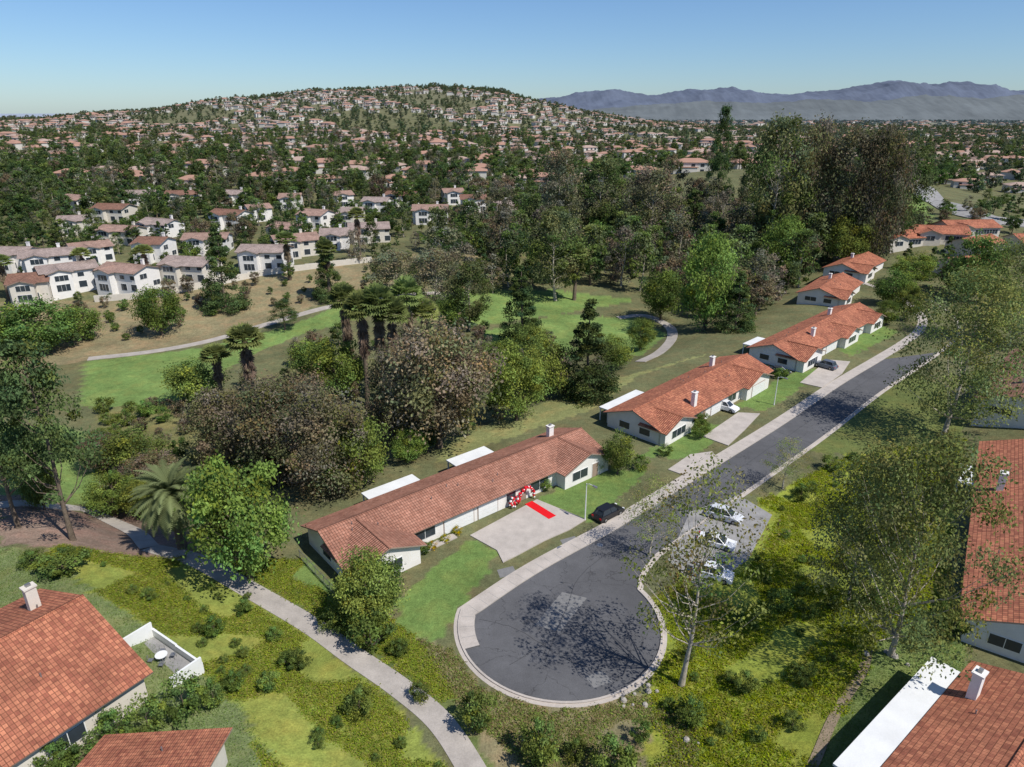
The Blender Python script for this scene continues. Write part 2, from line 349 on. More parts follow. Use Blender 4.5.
# ------------------------------------------------------------------ houses
def house(name,O,ang,L,D,wh=2.7,pitch=.36,wings=(),ops=(),chim=(),patio=(),roof='tileA',wall='white',z0=None,ov=.6,vents=True):
    if z0 is None:
        c,s=math.cos(ang),math.sin(ang); z0=max(float(hgt(O[0]+a*L*c-b*D*s,O[1]+a*L*s+b*D*c)) for a in(0,.5,1) for b in(0,.5,1))
    e=empty(name,(O[0],O[1],z0),ang)
    g=Geo(); hr=wh+pitch*D/2; zb=-4
    g.face([(0,0,zb),(L,0,zb),(L,0,wh),(0,0,wh)]); g.face([(L,D,zb),(0,D,zb),(0,D,wh),(L,D,wh)])
    g.face([(L,0,zb),(L,D,zb),(L,D,wh),(L,D/2,hr),(L,0,wh)]); g.face([(0,D,zb),(0,0,zb),(0,0,wh),(0,D/2,hr),(0,D,wh)])
    r=Geo(); ez=wh-ov*pitch
    r.slab((-ov,-ov,ez),(L+ov,-ov,ez),(L+ov,D/2,hr),(-ov,D/2,hr),.16,0,1); r.slab((L+ov,D+ov,ez),(-ov,D+ov,ez),(-ov,D/2+.001,hr),(L+ov,D/2+.001,hr),.16,0,1)
    r.tube([(-ov,D/2,hr+.16),(L+ov,D/2,hr+.16)],.14,6,2)
    for k in range(int(L/5) if vents else 0):
        xx=random.uniform(1,L-1); yy=D/2+random.choice([-1,1])*random.uniform(.8,D*.35); zz=hr-abs(yy-D/2)*pitch+.1
        r.tube([(xx,yy,zz),(xx,yy,zz+.45)],.06,6,3)
    for (x0,x1,p) in wings:
        xm=(x0+x1)/2; hw=wh+pitch*(x1-x0)/2; yb=(x1-x0)/2
        g.face([(x0,-p,zb),(x1,-p,zb),(x1,-p,wh),(xm,-p,hw),(x0,-p,wh)]); g.face([(x0,.3,zb),(x0,-p,zb),(x0,-p,wh),(x0,.3,wh)]); g.face([(x1,-p,zb),(x1,.3,zb),(x1,.3,wh),(x1,-p,wh)])
        r.slab((x0-ov,-p-ov,ez+.01),(x0-ov,yb,ez+.01),(xm,yb,hw+.01),(xm,-p-ov,hw+.01),.16,0,1); r.slab((x1+ov,yb,ez+.01),(x1+ov,-p-ov,ez+.01),(xm+.001,-p-ov,hw+.01),(xm+.001,yb,hw+.01),.16,0,1)
        r.tube([(xm,-p-ov,hw+.17),(xm,yb,hw+.17)],.14,6,2)
    g.make('walls',[wall],e); r.make('roof',[roof,'fascia',roof,'metal'],e)
    W=Geo(); Dd=Geo()
    for (face,a,b,za,zt,kind) in ops:
        def bx(gg,a,b,za,zt,d0,d1,m):
            if face=='l': gg.box(-d1,-d0,a,b,za,zt,m)
            elif face=='r': gg.box(L+d0,L+d1,a,b,za,zt,m)
            elif face=='b': gg.box(a,b,D+d0,D+d1,za,zt,m)
            else:
                y=0 if face=='f' else -wings[int(face)][2]; gg.box(a,b,y-d1,y-d0,za,zt,m)
        if kind=='w':
            bx(W,a-.08,b+.08,za-.08,zt+.08,-.05,.05,1); bx(W,a,b,za,zt,-.04,.07,0)
            n=max(1,int((b-a)/1.1))
            for k in range(1,n): 
                xx=a+(b-a)*k/n; bx(W,xx-.03,xx+.03,za,zt,-.03,.09,1)
        elif kind=='g':
            bx(Dd,a-.12,b+.12,za,zt+.12,-.05,.04,1)
            k=4; hh=(zt-za)/k
            for i in range(k): bx(Dd,a,b,za+i*hh+.015,za+(i+1)*hh-.015,-.04,.08,0)
        else:
            bx(Dd,a-.08,b+.08,za,zt+.08,-.05,.05,0); bx(Dd,a,b,za,zt,-.04,.07,2)
    if W.v: W.make('windows',['glass','trim'],e)
    if Dd.v: Dd.make('doors',['trim','fascia','fascia'],e)
    if chim:
        g=Geo()
        for (x,y) in chim:
            g.box(x-.45,x+.45,y-.35,y+.35,1,hr+1.0,0); g.box(x-.55,x+.55,y-.45,y+.45,hr+1.002,hr+1.15,0); g.box(x-.2,x+.2,y-.15,y+.15,hr+1.152,hr+1.4,1)
        g.make('chimney',[wall,'metal'],e)
    if patio:
        g=Geo()
        for (x0,x1,y0,y1,zz) in patio:
            g.box(x0,x1,y0,y1,zz-.2,zz,0)
            for x in(x0+.2,x1-.2):
                for y in(y0+.2,y1-.2): g.box(x-.08,x+.08,y-.08,y+.08,-3,zz-.201,1)
        g.make('patio_cover',['flat','trim'],e)
    return e
A40=math.radians(40)
Ob=(-19.3,64.6)
house('ranch_house',Ob,A40,42.5,9.2,wings=[(0,8.5,3.0),(33.5,42.5,1.8)],
 ops=[('0',2.6,6,.8,2.1,'w'),('l',-2,0,.9,2.0,'w'),('l',3,5,.9,2.0,'w'),('f',9.6,12.6,.8,2.1,'w'),('f',14,18.6,.05,2.25,'g'),('f',19.4,22.6,.05,2.25,'g'),('f',26.6,27.7,.05,2.2,'d'),('f',24.2,25.8,.8,2.1,'w'),('f',28.6,31.8,.6,2.1,'w'),('1',35,38,.8,2.1,'w'),('1',39,40.2,.05,2.2,'d'),
 ('r',2,4,.9,2,'w'),('r',5,7.5,.1,2.1,'w')],chim=[(38.5,6.8)],patio=[(9,17,9.9,12.2,2.5),(23,30,9.9,12.4,2.6)],roof='tileA')
h2o=(23.8,98.6)
house('ranch_house',h2o,math.radians(45.5),38.5,10.5,wings=[(0,8,.9),(27,36,1.2)],
 ops=[('0',2,6,.8,2.1,'w'),('f',9.5,12,.8,2.1,'w'),('f',13,14,.05,2.2,'d'),('f',16,20.8,.05,2.25,'g'),('f',22,25,.7,2.1,'w'),('1',29,34,.05,2.2,'g'),('l',2,4,.9,2,'w'),('l',6,8,.9,2,'w'),('r',2,4,.9,2,'w')],
 chim=[(11.5,1.0),(30,8)],patio=[(1,12,11.2,13.2,2.5)],roof='tileB')
house('ranch_house',(58.8,132.6),math.radians(44.8),47,10.5,wings=[(0,9,1.5),(22,30,1.5),(38,46,1.5)],
 ops=[('0',2,6.5,.8,2.1,'w'),('f',10,13,.8,2.1,'w'),('f',15,20,.05,2.2,'g'),('1',24,28,.8,2.1,'w'),('f',31,36,.05,2.2,'g'),('2',40,44,.8,2.1,'w'),('l',2,4,.9,2,'w'),('l',6,8,.9,2,'w')],chim=[(14,3),(33,7)],patio=[(2,9,11.2,13.2,2.5)],roof='tileB')
x,y=G(838,308); house('ranch_house',(x,y),math.radians(52),24,11,wings=[(0,8,1.5)],ops=[('0',2,6,.8,2.1,'w'),('l',2,4,.9,2,'w'),('l',6,9,.9,2,'w'),('f',12,17,.05,2.2,'g')],chim=[(16,7)],roof='tileB')
x,y=G(858,283); house('ranch_house',(x,y),math.radians(48),26,11,wings=[(0,9,2)],ops=[('0',2,6,.8,2.1,'w'),('l',2,4,.9,2,'w'),('l',6,9,.9,2,'w')],chim=[(14,7)],roof='tileB')
HS=((905,250,10,16),(938,243,-15,18),(975,240,5,20),(1000,262,30,18),(985,280,20,16),(1045,255,0,18),(880,247,20,12))
for u,v,a,L in HS:
    x,y=G(u,v); house('hillside_house',(x-L/2,y),math.radians(a),L,11,wh=3.2,wings=[(1,8,2)],ops=[('0',3,6,.8,2.4,'w'),('f',10,L-1,.8,2.4,'w')],roof='tileB',wall='cream')
ang=math.radians(55.5)
Oc=np.array([43.0,51.8]); L=44
d=np.array([math.cos(ang),math.sin(ang)]); nn=np.array([-d[1],d[0]])
O=Oc-nn*11.5
house('ranch_house',tuple(O),ang,L,11.5,wh=2.9,wings=[],ops=[('b',4,6.5,.8,2.1,'w'),('b',12,16,.1,2.1,'w'),('b',22,25,.8,2.1,'w'),('b',31,35,.1,2.1,'w'),('l',2,4,.9,2,'w'),('l',7,9.5,.9,2,'w')],chim=[(28,9.6)],patio=[(30,36,12.2,14,2.5)],roof='tileB')
x,y=G(978,436); a2=math.radians(47); house('ranch_house',(x+2+11*math.sin(a2),y+5-11*math.cos(a2)),a2,34,11,ops=[('b',3,6,.8,2.1,'w'),('l',2,4,.9,2,'w'),('l',6,9,.9,2,'w')],roof='tileC',chim=[(8,6)])
a3=math.radians(38.5); O=np.array([27.0,35.2]); n3=np.array([-math.sin(a3),math.cos(a3)]); 
house('ranch_house',tuple(O-n3*11-np.array([math.cos(a3),math.sin(a3)])*8),a3,24.5,11,wh=2.9,ops=[('b',10,14,.1,2.1,'w'),('r',2,4,.9,2,'w')],chim=[(20,9.9)],patio=[(6,23,11.7,14.0,2.75)],roof='tileB')
a4=math.atan2(8.2,5.4); d4=np.array([math.cos(a4),math.sin(a4)]); n4=np.array([-d4[1],d4[0]])
O=np.array([-30.9,44.9])-d4*20
house('ranch_house',tuple(O),a4,19.5,18.5,wh=3.1,pitch=.36,ops=[('f',12,14.5,.9,2.2,'w'),('r',3,6,.1,2.2,'w'),('r',9,11.5,.9,2.2,'w')],chim=[(17.5,13.2)],roof='tileB',wall='cream')
house('ranch_house',(-30.0,29.2),math.radians(4),8.4,9,wh=2.6,pitch=.3,ops=[('f',2,4,.9,2.1,'w'),('r',2,4,.9,2,'w')],roof='tileB',wall='cream')
def wallrun(name,P,h,th,mat,z=None):
    g=Geo()
    for i in range(len(P)-1):
        a,b=np.array(P[i]),np.array(P[i+1]); n=max(1,int(np.linalg.norm(b-a)/4)); t=(b-a)/np.linalg.norm(b-a); q=np.array([-t[1],t[0]])*th/2
        for k in range(n):
            p0=a+(b-a)*k/n; p1=a+(b-a)*(k+1)/n; zz=max(float(hgt(*p0)),float(hgt(*p1)))
            g.prism([tuple(p0+q),tuple(p1+q),tuple(p1-q),tuple(p0-q)],zz-2,zz+h,0)
    return g.make(name,[mat])
c0=np.array([-30.3,46.2])
wallrun('patio_wall',[tuple(c0+d4*.2),tuple(c0+d4*3.2),tuple(c0+d4*3.2+n4*8),tuple(c0+d4*.2+n4*8)],1.1,.2,'trim')
g=Geo(); zz=float(hgt(*(c0+d4*2+n4*3)))
g.prism([tuple(c0+d4*.3+n4*.3),tuple(c0+d4*3.0+n4*.3),tuple(c0+d4*3.0+n4*7.7),tuple(c0+d4*.3+n4*7.7)],zz-1,zz+.12); g.make('patio',['concg'])
def table_set(x,y,z):
    g=Geo(); g.tube([(x,y,z+.70),(x,y,z+.75)],.55,14,0); g.tube([(x,y,z),(x,y,z+.70)],.04,6,1); g.tube([(x,y,z),(x,y,z+.04)],.25,10,1)
    for k in range(4):
        a=k*math.pi/2+.4; cx,cy=x+.95*math.cos(a),y+.95*math.sin(a); g.box(cx-.22,cx+.22,cy-.22,cy+.22,z+.42,z+.46,1)
        bx_,by_=cx+.2*math.cos(a),cy+.2*math.sin(a); g.tube([(bx_-.2*math.sin(a),by_+.2*math.cos(a),z+.47),(bx_-.2*math.sin(a),by_+.2*math.cos(a),z+.9),(bx_+.2*math.sin(a),by_-.2*math.cos(a),z+.9),(bx_+.2*math.sin(a),by_-.2*math.cos(a),z+.47)],.02,5,1)
        for sx in(-.2,.2):
            for sy in(-.2,.2): g.tube([(cx+sx,cy+sy,z),(cx+sx,cy+sy,z+.42)],.018,5,1)
    g.make('patio_table_and_chairs',['trim','metal'])
q=c0+d4*1.7+n4*4; table_set(q[0],q[1],zz+.121)
wallrun('retaining_wall',GP([(95,302),(150,298),(210,287),(260,276),(320,268),(372,262)]),1.8,.4,'cream')
g=Geo(); fpts=[np.array(q) for q in GP([(300,558),(330,590),(345,606)])]
for i in range(2):
    a,b=fpts[i],fpts[i+1]; n=int(np.linalg.norm(b-a)/.35)
    for k in range(n+1):
        p=a+(b-a)*k/n; r=.05 if k%6==0 else .02; g.tube([(p[0],p[1],-1),(p[0],p[1],1.25)],r,5)
    for zz in(.15,1.15): g.tube([(a[0],a[1],zz),(b[0],b[1],zz)],.03,5)
g.make('garden_fence',['metal'])
TH=[(30,308,28),(72,300,24),(125,292,20),(186,284,30),(95,268,24),(150,262,26),(72,236,15),(205,254,26),(262,272,20),(300,260,22),(228,228,20),(158,236,24),(288,240,18),(335,250,26),(75,212,18),(182,208,20),(232,205,20),(290,210,22),(350,228,20),(430,224,15),(474,214,20),(508,222,20),(345,208,20),(12,272,20),(118,244,20),(400,206,14),(140,206,14),(-30,300,20),
(48,280,10),(262,222,15),(110,222,10),(375,214,10),(455,205,15),(370,244,30),(312,228,5)]
THW=[]
for i,(u,v,a) in enumerate(TH):
    x,y=G(u,v); THW.append((x,y)); L=random.choice([10,12,15]); a=math.radians(a+random.uniform(-35,35)-14)
    ops=[]
    for xx in range(1,int(L)-1,4):
        ops+= [('f',xx+.3,xx+2.0,3.7,4.9,'w'),('f',xx+.2,xx+2.3,.4,2.3,'w')]
    ops+=[('r',2,4.5,3.5,5,'w'),('r',6.5,9,.8,2.3,'w'),('l',2,4.5,3.5,5,'w'),('l',6.5,9,.8,2.3,'w'),('0',L*.1+1.5,L*.1+5,3.4,5,'w'),('0',L*.1+1.5,L*.1+5,.3,2.3,'w')]
    house('townhouse',(x-L/2,y),a,L,random.choice([9.5,10,11]),wh=random.choice([5.0,5.4,5.8]),pitch=.30,wings=[(L*.1,L*.1+6,2.2)],ops=ops,chim=[(L*.7,8)],roof=('tileC','tileT','tileS','tileT','tileS')[i%5],wall='white' if i%3 else 'cream',vents=False)
# ------------------------------------------------------------------ foliage prototypes
def unit(v): return v/(np.linalg.norm(v,axis=-1,keepdims=True)+1e-9)
def leaves(cent,out,size,cols,r,asp=.6,up=.5,rnd=.8):
    n=len(cent); nrm=unit(out*.7+np.array([0,0,up])+r.normal(size=(n,3))*rnd); t=unit(np.cross(nrm,r.normal(size=(n,3)))); b=np.cross(nrm,t)
    s=(size*r.uniform(.6,1.3,n))[:,None]
    V=np.stack([cent-t*s*.5,cent-b*s*asp*.5+nrm*s*.08,cent+t*s*.5,cent+b*s*asp*.5+nrm*s*.08],1).reshape(-1,3)
    F=np.arange(4*n).reshape(-1,4); return V,F,np.repeat(cols,4,0)
def tubeq(P,rad,sides=6):
    P=np.array(P,float); V=[];F=[]
    for i in range(len(P)):
        d=unit(P[min(i+1,len(P)-1)]-P[max(i-1,0)]); u=unit(np.cross(d,(.3,.9,.1))); w=np.cross(d,u)
        for k in range(sides): a=2*math.pi*k/sides; V.append(P[i]+(u*math.cos(a)+w*math.sin(a))*rad[i])
    for i in range(len(P)-1):
        for k in range(sides): j=(k+1)%sides; F.append((i*sides+k,i*sides+j,(i+1)*sides+j,(i+1)*sides+k))
    return np.array(V),np.array(F)
def tree(name,seed,H,W,kind,col,nclump,nleaf,ls,trunk='trunk',tr=.022,base=.25,cs=1.0,lim=3):
    r=np.random.default_rng(seed); VV=[];FF=[];CC=[];MI=[];nb=0
    def add(V,F,c,m):
        nonlocal nb
        VV.append(V);FF.append(F+nb);CC.append(c if np.ndim(c)==2 else np.tile(c,(len(V),1)));MI.append(np.full(len(F),m));nb+=len(V)
    lean=r.normal(size=2)*H*.03; top=H*(.9 if kind in('cone','pine') else .62)
    tp=[np.array([lean[0]*s+math.sin(s*5+seed)*H*.012,lean[1]*s+math.cos(s*4+seed)*H*.012,s*top]) for s in np.linspace(0,1,7)]
    tr_=[H*tr*(1.25-s*.95) for s in np.linspace(0,1,7)]; tr_[0]*=1.4
    V,F=tubeq([p-np.array([0,0,.6 if i==0 else 0]) for i,p in enumerate(tp)],tr_,7); add(V,F,(.5,.5,.5),1)
    c=[];rd=[]
    for k in range(nclump):
        a=r.uniform(0,2*math.pi)
        if kind=='round':
            u=unit(r.normal(size=3)); rr=r.uniform(.45,1.08)**.6; z=H*(base+(1-base)/2)+u[2]*rr*H*(1-base)*.44; p=np.array([u[0]*rr*W*.42,u[1]*rr*W*.42,z]); q=W*.13*r.uniform(.5,1.6); fl=.8
        elif kind=='euc':
            s=r.uniform(0,1); z=H*(base+(.97-base)*s); wr=W*.44*(math.sin(math.pi*(s*.78+.16))**.7)*r.uniform(.25,1.1)**.5
            l=int(r.integers(0,4)); a=l*1.57+r.normal()*.55+seed; p=np.array([math.cos(a)*wr,math.sin(a)*wr,z]); q=W*.125*r.uniform(.6,1.5); fl=.9
        elif kind=='pine':
            s=r.uniform(0,1); z=H*(base+(.97-base)*s); wr=W*.5*(1-.75*s**1.6)*r.uniform(.3,1)**.6; p=np.array([math.cos(a)*wr,math.sin(a)*wr,z]); q=W*.125*r.uniform(.7,1.3); fl=.55
        elif kind=='cone':
            s=r.uniform(0,1)**1.3; z=H*(base+(.98-base)*s); wr=W*.5*(1-s)**.8*r.uniform(.5,1.08); p=np.array([math.cos(a)*wr,math.sin(a)*wr,z-wr*.12]); q=W*.12*(1.15-s*.7)*r.uniform(.7,1.3); fl=.55
        else:
            s=r.uniform(0,1); z=H*(base+(.98-base)*s); wr=W*.5*(math.sin(math.pi*(s*.75+.2))**.6)*r.uniform(.2,1.1); p=np.array([math.cos(a)*wr,math.sin(a)*wr,z]); q=W*.09*r.uniform(.7,1.5); fl=.8
        c.append(p); rd.append((q*cs,fl))
    for k,p in enumerate(c):
        if k%lim==0:
            hz=min(top*.97,max(H*base*.6,p[2]-np.hypot(p[0],p[1])*(.75 if kind!='cone' else .1)-H*.04)); s=hz/top; i=min(5,int(s*6)); f=s*6-i; st=tp[i]*(1-f)+tp[i+1]*f
            mid=(st+p)/2+np.array([0,0,-.03*H])*(1 if kind!='cone' else 0)+r.normal(size=3)*W*.02; rr=H*tr*(.42-.22*s)
            V,F=tubeq([st,mid,p],[rr,rr*.55,rr*.15],4); add(V,F,(.5,.5,.5),1)
    col=np.array(col,float)
    for p,(q,fl) in zip(c,rd):
        n=max(3,int(nleaf*r.uniform(.6,1.3))); u=unit(r.normal(size=(n,3))); rr=(r.uniform(.1,1,n)**.45)[:,None]; pos=p+u*rr*q*np.array([1.1,1.1,fl])*r.uniform(.7,1.35,(n,1))
        out=unit((pos-p)*.6+(pos-np.array([0,0,H*.5]))*.4*q/W*2+1e-6)
        k=r.uniform(.6,1.35); hue=r.normal()*.08
        base_c=(col if col.ndim==1 else col[r.integers(len(col))])*k*np.array([1+hue,1,1-hue])
        cc=np.clip(base_c[None,:]*r.uniform(.75,1.25,(n,1)),.004,.6)
        V,F,c3=leaves(pos,out,ls,cc,r); add(V,F,c3,0)
    me=quadmesh(name,np.concatenate(VV),np.concatenate(FF),np.concatenate(CC),np.concatenate(MI),['leaf',trunk]); return me
def palm(name,seed,H,kind):
    r=np.random.default_rng(seed); VV=[];FF=[];CC=[];MI=[];nb=0
    def add(V,F,c,m):
        nonlocal nb
        V=np.asarray(V);F=np.asarray(F);VV.append(V);FF.append(F+nb);CC.append(np.tile(c,(len(V),1)));MI.append(np.full(len(F),m));nb+=len(V)
    rad=.42 if kind=='date' else .28
    V,F=tubeq([(0,0,-.6),(0.1,0,H*.3),(.15,.1,H*.6),(.1,.1,H)],[rad*1.3,rad,rad*.95,rad*1.1],9); add(V,F,(.3,.25,.2),1)
    T=np.array([.1,.1,H]); nf=90
    for k in range(nf):
        az=k*2.399+r.uniform(-.2,.2); s=k/nf
        if kind=='date':
            el=math.radians(85-s*115+r.uniform(-8,8)); Lf=r.uniform(3.6,4.6); pts=[];p=T.copy();e=el
            for j in range(9):
                pts.append(p.copy()); p=p+np.array([math.cos(az)*math.cos(e),math.sin(az)*math.cos(e),math.sin(e)])*Lf/8; e-=math.radians(11)
            side=np.array([-math.sin(az),math.cos(az),0]); Vs=[];Fs=[]
            for j in range(8):
                for h in range(3):
                    q=pts[j]+(pts[j+1]-pts[j])*h/3; d=unit(pts[j+1]-pts[j]); ll=.75*math.sin(math.pi*min(1,(j+h/3+.8)/8.6))+.1
                    for sg in(-1,1):
                        tip=q+side*sg*ll*.8+d*ll*.5+np.array([0,0,-.12*ll]); b=len(Vs); Vs+=[q-d*.06,tip,q+d*.14,q+d*.02]; Fs.append((b,b+1,b+2,b+3))
            g=r.uniform(.7,1.25); add(Vs,Fs,np.array((.105,.12,.06))*g,0)
        else:
            dead=s>.55; el=math.radians(82-s*170+r.uniform(-10,10)) if not dead else math.radians(-66-16*r.random())
            o=T+(0 if not dead else np.array([0,0,-.6-r.uniform(0,3.6)])); d=np.array([math.cos(az)*math.cos(el),math.sin(az)*math.cos(el),math.sin(el)]); side=np.array([-math.sin(az),math.cos(az),0]); up=np.cross(side,d)
            hub=o+d*(1.15 if not dead else .35); Vs=[];Fs=[]; fs=1.0 if not dead else .7
            for j in range(11):
                a=math.radians(-85+170*j/10); dd=d*math.cos(a)+side*math.sin(a); tip=hub+dd*r.uniform(1.0,1.35)*fs+np.array([0,0,-.22]); w=np.cross(dd,up)*.14*fs
                b=len(Vs); Vs+=[hub,hub+dd*.65*fs+w,tip,hub+dd*.65*fs-w]; Fs.append((b,b+1,b+2,b+3))
            b=len(Vs); Vs+=[o,o+side*.04,hub+side*.03,hub]; Fs.append((b,b+1,b+2,b+3))
            c=np.array((.135,.16,.065)) if not dead else np.array((.17,.135,.10)); add(Vs,Fs,c*r.uniform(.75,1.25),0)
    return quadmesh(name,np.concatenate(VV),np.concatenate(FF),np.concatenate(CC),np.concatenate(MI),['leaf','trunk'])
GREEN=(.073,.10,.035); LG=(.10,.135,.042); DG=(.048,.068,.03); OLV=(.085,.10,.05); BRN=[(.125,.10,.075),(.115,.097,.063),(.095,.098,.05)]; GRY=[(.10,.105,.065),(.09,.10,.05),(.115,.102,.072)]
P={}
def pr(key,me,H,W): P.setdefault(key,[]).append((me,H,W))
for s in range(2):
    pr('round',tree('broadleaf_tree',11+s,9,9,'round',[GREEN,LG],75,140,.34,base=.12),9,9)
    pr('lround',tree('broadleaf_tree',21+s,9,9,'round',[LG,(.115,.145,.045)],85,140,.30,base=.08),9,9)
    pr('brown',tree('eucalyptus_tree',31+s,13,12,'euc' if s else 'round',BRN,120,130,.36,base=.12,lim=4),13,12)
    pr('euc',tree('eucalyptus_tree',41+s,20,12,'euc',[OLV,OLV,GREEN],90,120,.48,'trunkw',base=.2,tr=.013,lim=3),20,12)
    pr('eucb',tree('eucalyptus_tree',51+s,20,13,'euc',GRY,90,110,.48,'trunkw',base=.18,tr=.013,lim=3),20,13)
    pr('pine',tree('pine_tree',61+s,17,9,'pine',[DG,(.06,.085,.035)],75,130,.34,base=.32,tr=.013),17,9)
    pr('cone',tree('conifer_tree',71+s,17,9,'cone',[DG,(.055,.078,.032)],140,120,.36,base=.05,tr=.013,lim=5),17,9)
    pr('shrub',tree('shrub',81+s,2,2.4,'round',[GREEN,LG],30,90,.15,base=.02),2,2.4)
pr('syc',tree('sycamore_tree',91,20,12,'sparse',[LG,(.12,.14,.05),(.14,.13,.06)],95,52,.29,'trunkw',base=.35,tr=.0105,lim=2),20,12)
pr('bigoak',tree('sycamore_tree',93,18,16,'round',[(.11,.13,.055),(.095,.115,.045),(.125,.135,.065)],170,150,.30,'trunkw',base=.15,tr=.011,lim=5),18,16)
pr('bigoak',tree('sycamore_tree',94,18,16,'sparse',[(.12,.14,.055),(.10,.12,.045),(.135,.145,.065)],200,105,.30,'trunkw',base=.18,tr=.012,cs=.95,lim=4),18,16)
pr('date',palm('date_palm_tree',5,5.5,'date'),8.5,8); pr('fan',palm('fan_palm_tree',6,10,'fan'),11.8,4.9); pr('fan',palm('fan_palm_tree',8,10,'fan'),11.8,4.9)
def T(kind,u,vb,vt,w,var=None):
    x,y=G(u,vb); z=float(hgt(x,y)); H=max(1,ztop(y,vt)-z); Wm=w*depth(x,y,z+H*.6)/FPX
    me,h0,w0=random.choice(P[kind]) if var is None else P[kind][var]
    o=bpy.data.objects.new(me.name.split('.')[0],me); o.location=(x,y,z); sxy=Wm/w0; o.scale=(sxy,sxy,H/h0); o.rotation_euler=(0,0,random.uniform(0,6.28)); link(o); return o
TL=[('pine',75,540,340,85),('pine',20,528,345,70),('pine',42,500,372,50),('round',45,510,460,36),
('round',163,335,285,45),('cone',227,310,222,42),('round',45,352,300,70),('round',12,352,315,50),('round',85,340,305,40),
('date',183,548,466,84),('lround',250,580,452,105),('round',235,560,470,60),
('brown',285,478,378,105,0),('brown',228,470,392,75,1),('brown',330,492,396,100,1),('brown',440,448,320,120,0),('brown',300,455,372,80,0),('brown',395,440,352,60),
('lround',358,486,415,70),('round',140,470,430,60),('brown',155,492,455,60),('lround',115,515,475,50),('lround',150,515,478,50),('brown',105,470,435,50),('round',200,405,360,60),('lround',340,400,335,60),('round',315,385,338,44),('lround',410,462,430,36),
('cone',587,395,298,62),('lround',517,420,345,66),('round',545,400,335,50),('round',500,390,340,50),('brown',550,385,350,40),('lround',530,360,325,40),
('lround',705,330,232,66),('cone',735,330,270,40),('round',660,320,268,44),('lround',640,350,318,30),('round',615,370,335,36),('cone',520,345,262,44),('euc',555,300,210,60),('euc',470,330,262,44),('round',455,330,296,40),
('fan',384,405,285,44),('fan',412,392,278,40),('fan',368,405,292,42),('fan',351,388,284,38),('fan',398,405,298,42),('fan',428,385,300,36),('fan',255,418,326,46),('fan',574,300,245,30),('fan',225,408,345,36),('fan',360,255,208,22),('fan',330,300,240,26),('fan',590,270,225,22),('fan',10,300,255,28),('fan',150,285,245,24),('fan',290,280,232,26),('fan',88,285,248,22),
('lround',370,625,552,72),('round',382,612,560,50),('lround',350,610,580,34),
('round',617,474,432,34),('lround',700,438,420,20),('lround',592,470,455,24),
('syc',683,687,463,140,0),('syc',783,488,440,44,0),('syc',650,556,478,60,0),
('bigoak',888,655,440,172,1),('bigoak',850,600,455,100,1),('bigoak',945,435,272,135,1),('bigoak',1010,345,240,100,1),('round',965,300,235,60),('round',890,305,270,40),('lround',910,285,252,44),
('eucb',395,300,250,60),('eucb',435,310,248,56),('pine',285,330,300,30),('cone',330,300,236,30),
('lround',905,320,285,30),('lround',885,325,300,24),
('euc',768,262,116,64),('brown',800,258,125,60,1),('eucb',835,262,125,66),('brown',868,262,132,60,1),('euc',895,250,146,46),('eucb',560,240,150,50),('euc',600,235,158,50),('eucb',650,250,165,60),('pine',715,215,105,26),('lround',780,285,215,50),('lround',845,268,215,44)]
for t in TL: T(*t)
SH=[(372,648,612,46),(478,728,693,42),(540,762,722,46),(612,775,738,48),(360,715,690,34),(300,668,650,22),(330,628,610,24),(290,668,652,22),(345,632,615,26),(400,655,640,22),(215,708,680,26),(185,715,680,46),(150,735,700,40),(118,740,712,36),(65,573,552,50),(33,565,553,30),(690,722,700,34),(745,692,672,26),(640,740,722,24),(575,760,740,26),(235,690,672,24),(560,480,466,20),(545,490,478,16),(530,492,482,14),(640,470,455,18),(665,455,445,16),(425,553,542,16),(410,560,546,18),(950,640,610,28),(942,620,600,20),(955,700,680,26),(880,610,590,30),(780,610,592,26),(800,500,486,20),(830,470,455,20),(385,560,548,14),(460,520,510,12),(405,455,436,28),(275,640,628,18),(420,700,684,22),(270,690,672,24),(90,765,740,40),(60,770,745,40),(700,425,412,18),(780,378,368,16),(815,352,342,14),(745,395,384,14),(215,635,618,24),(245,612,600,18),(150,600,588,16)]
for t in SH: T('shrub',*t)
Pm=tree('flower_hedge',301,1.0,1.6,'round',[(.30,.23,.02),(.08,.11,.03)],26,50,.10,base=.02)
for u,v in((432,548),(445,541),(457,533)):
    x,y=G(u,v); o=bpy.data.objects.new('flower_hedge',Pm); o.location=(x,y,0); o.scale=(1,1,.9); link(o)
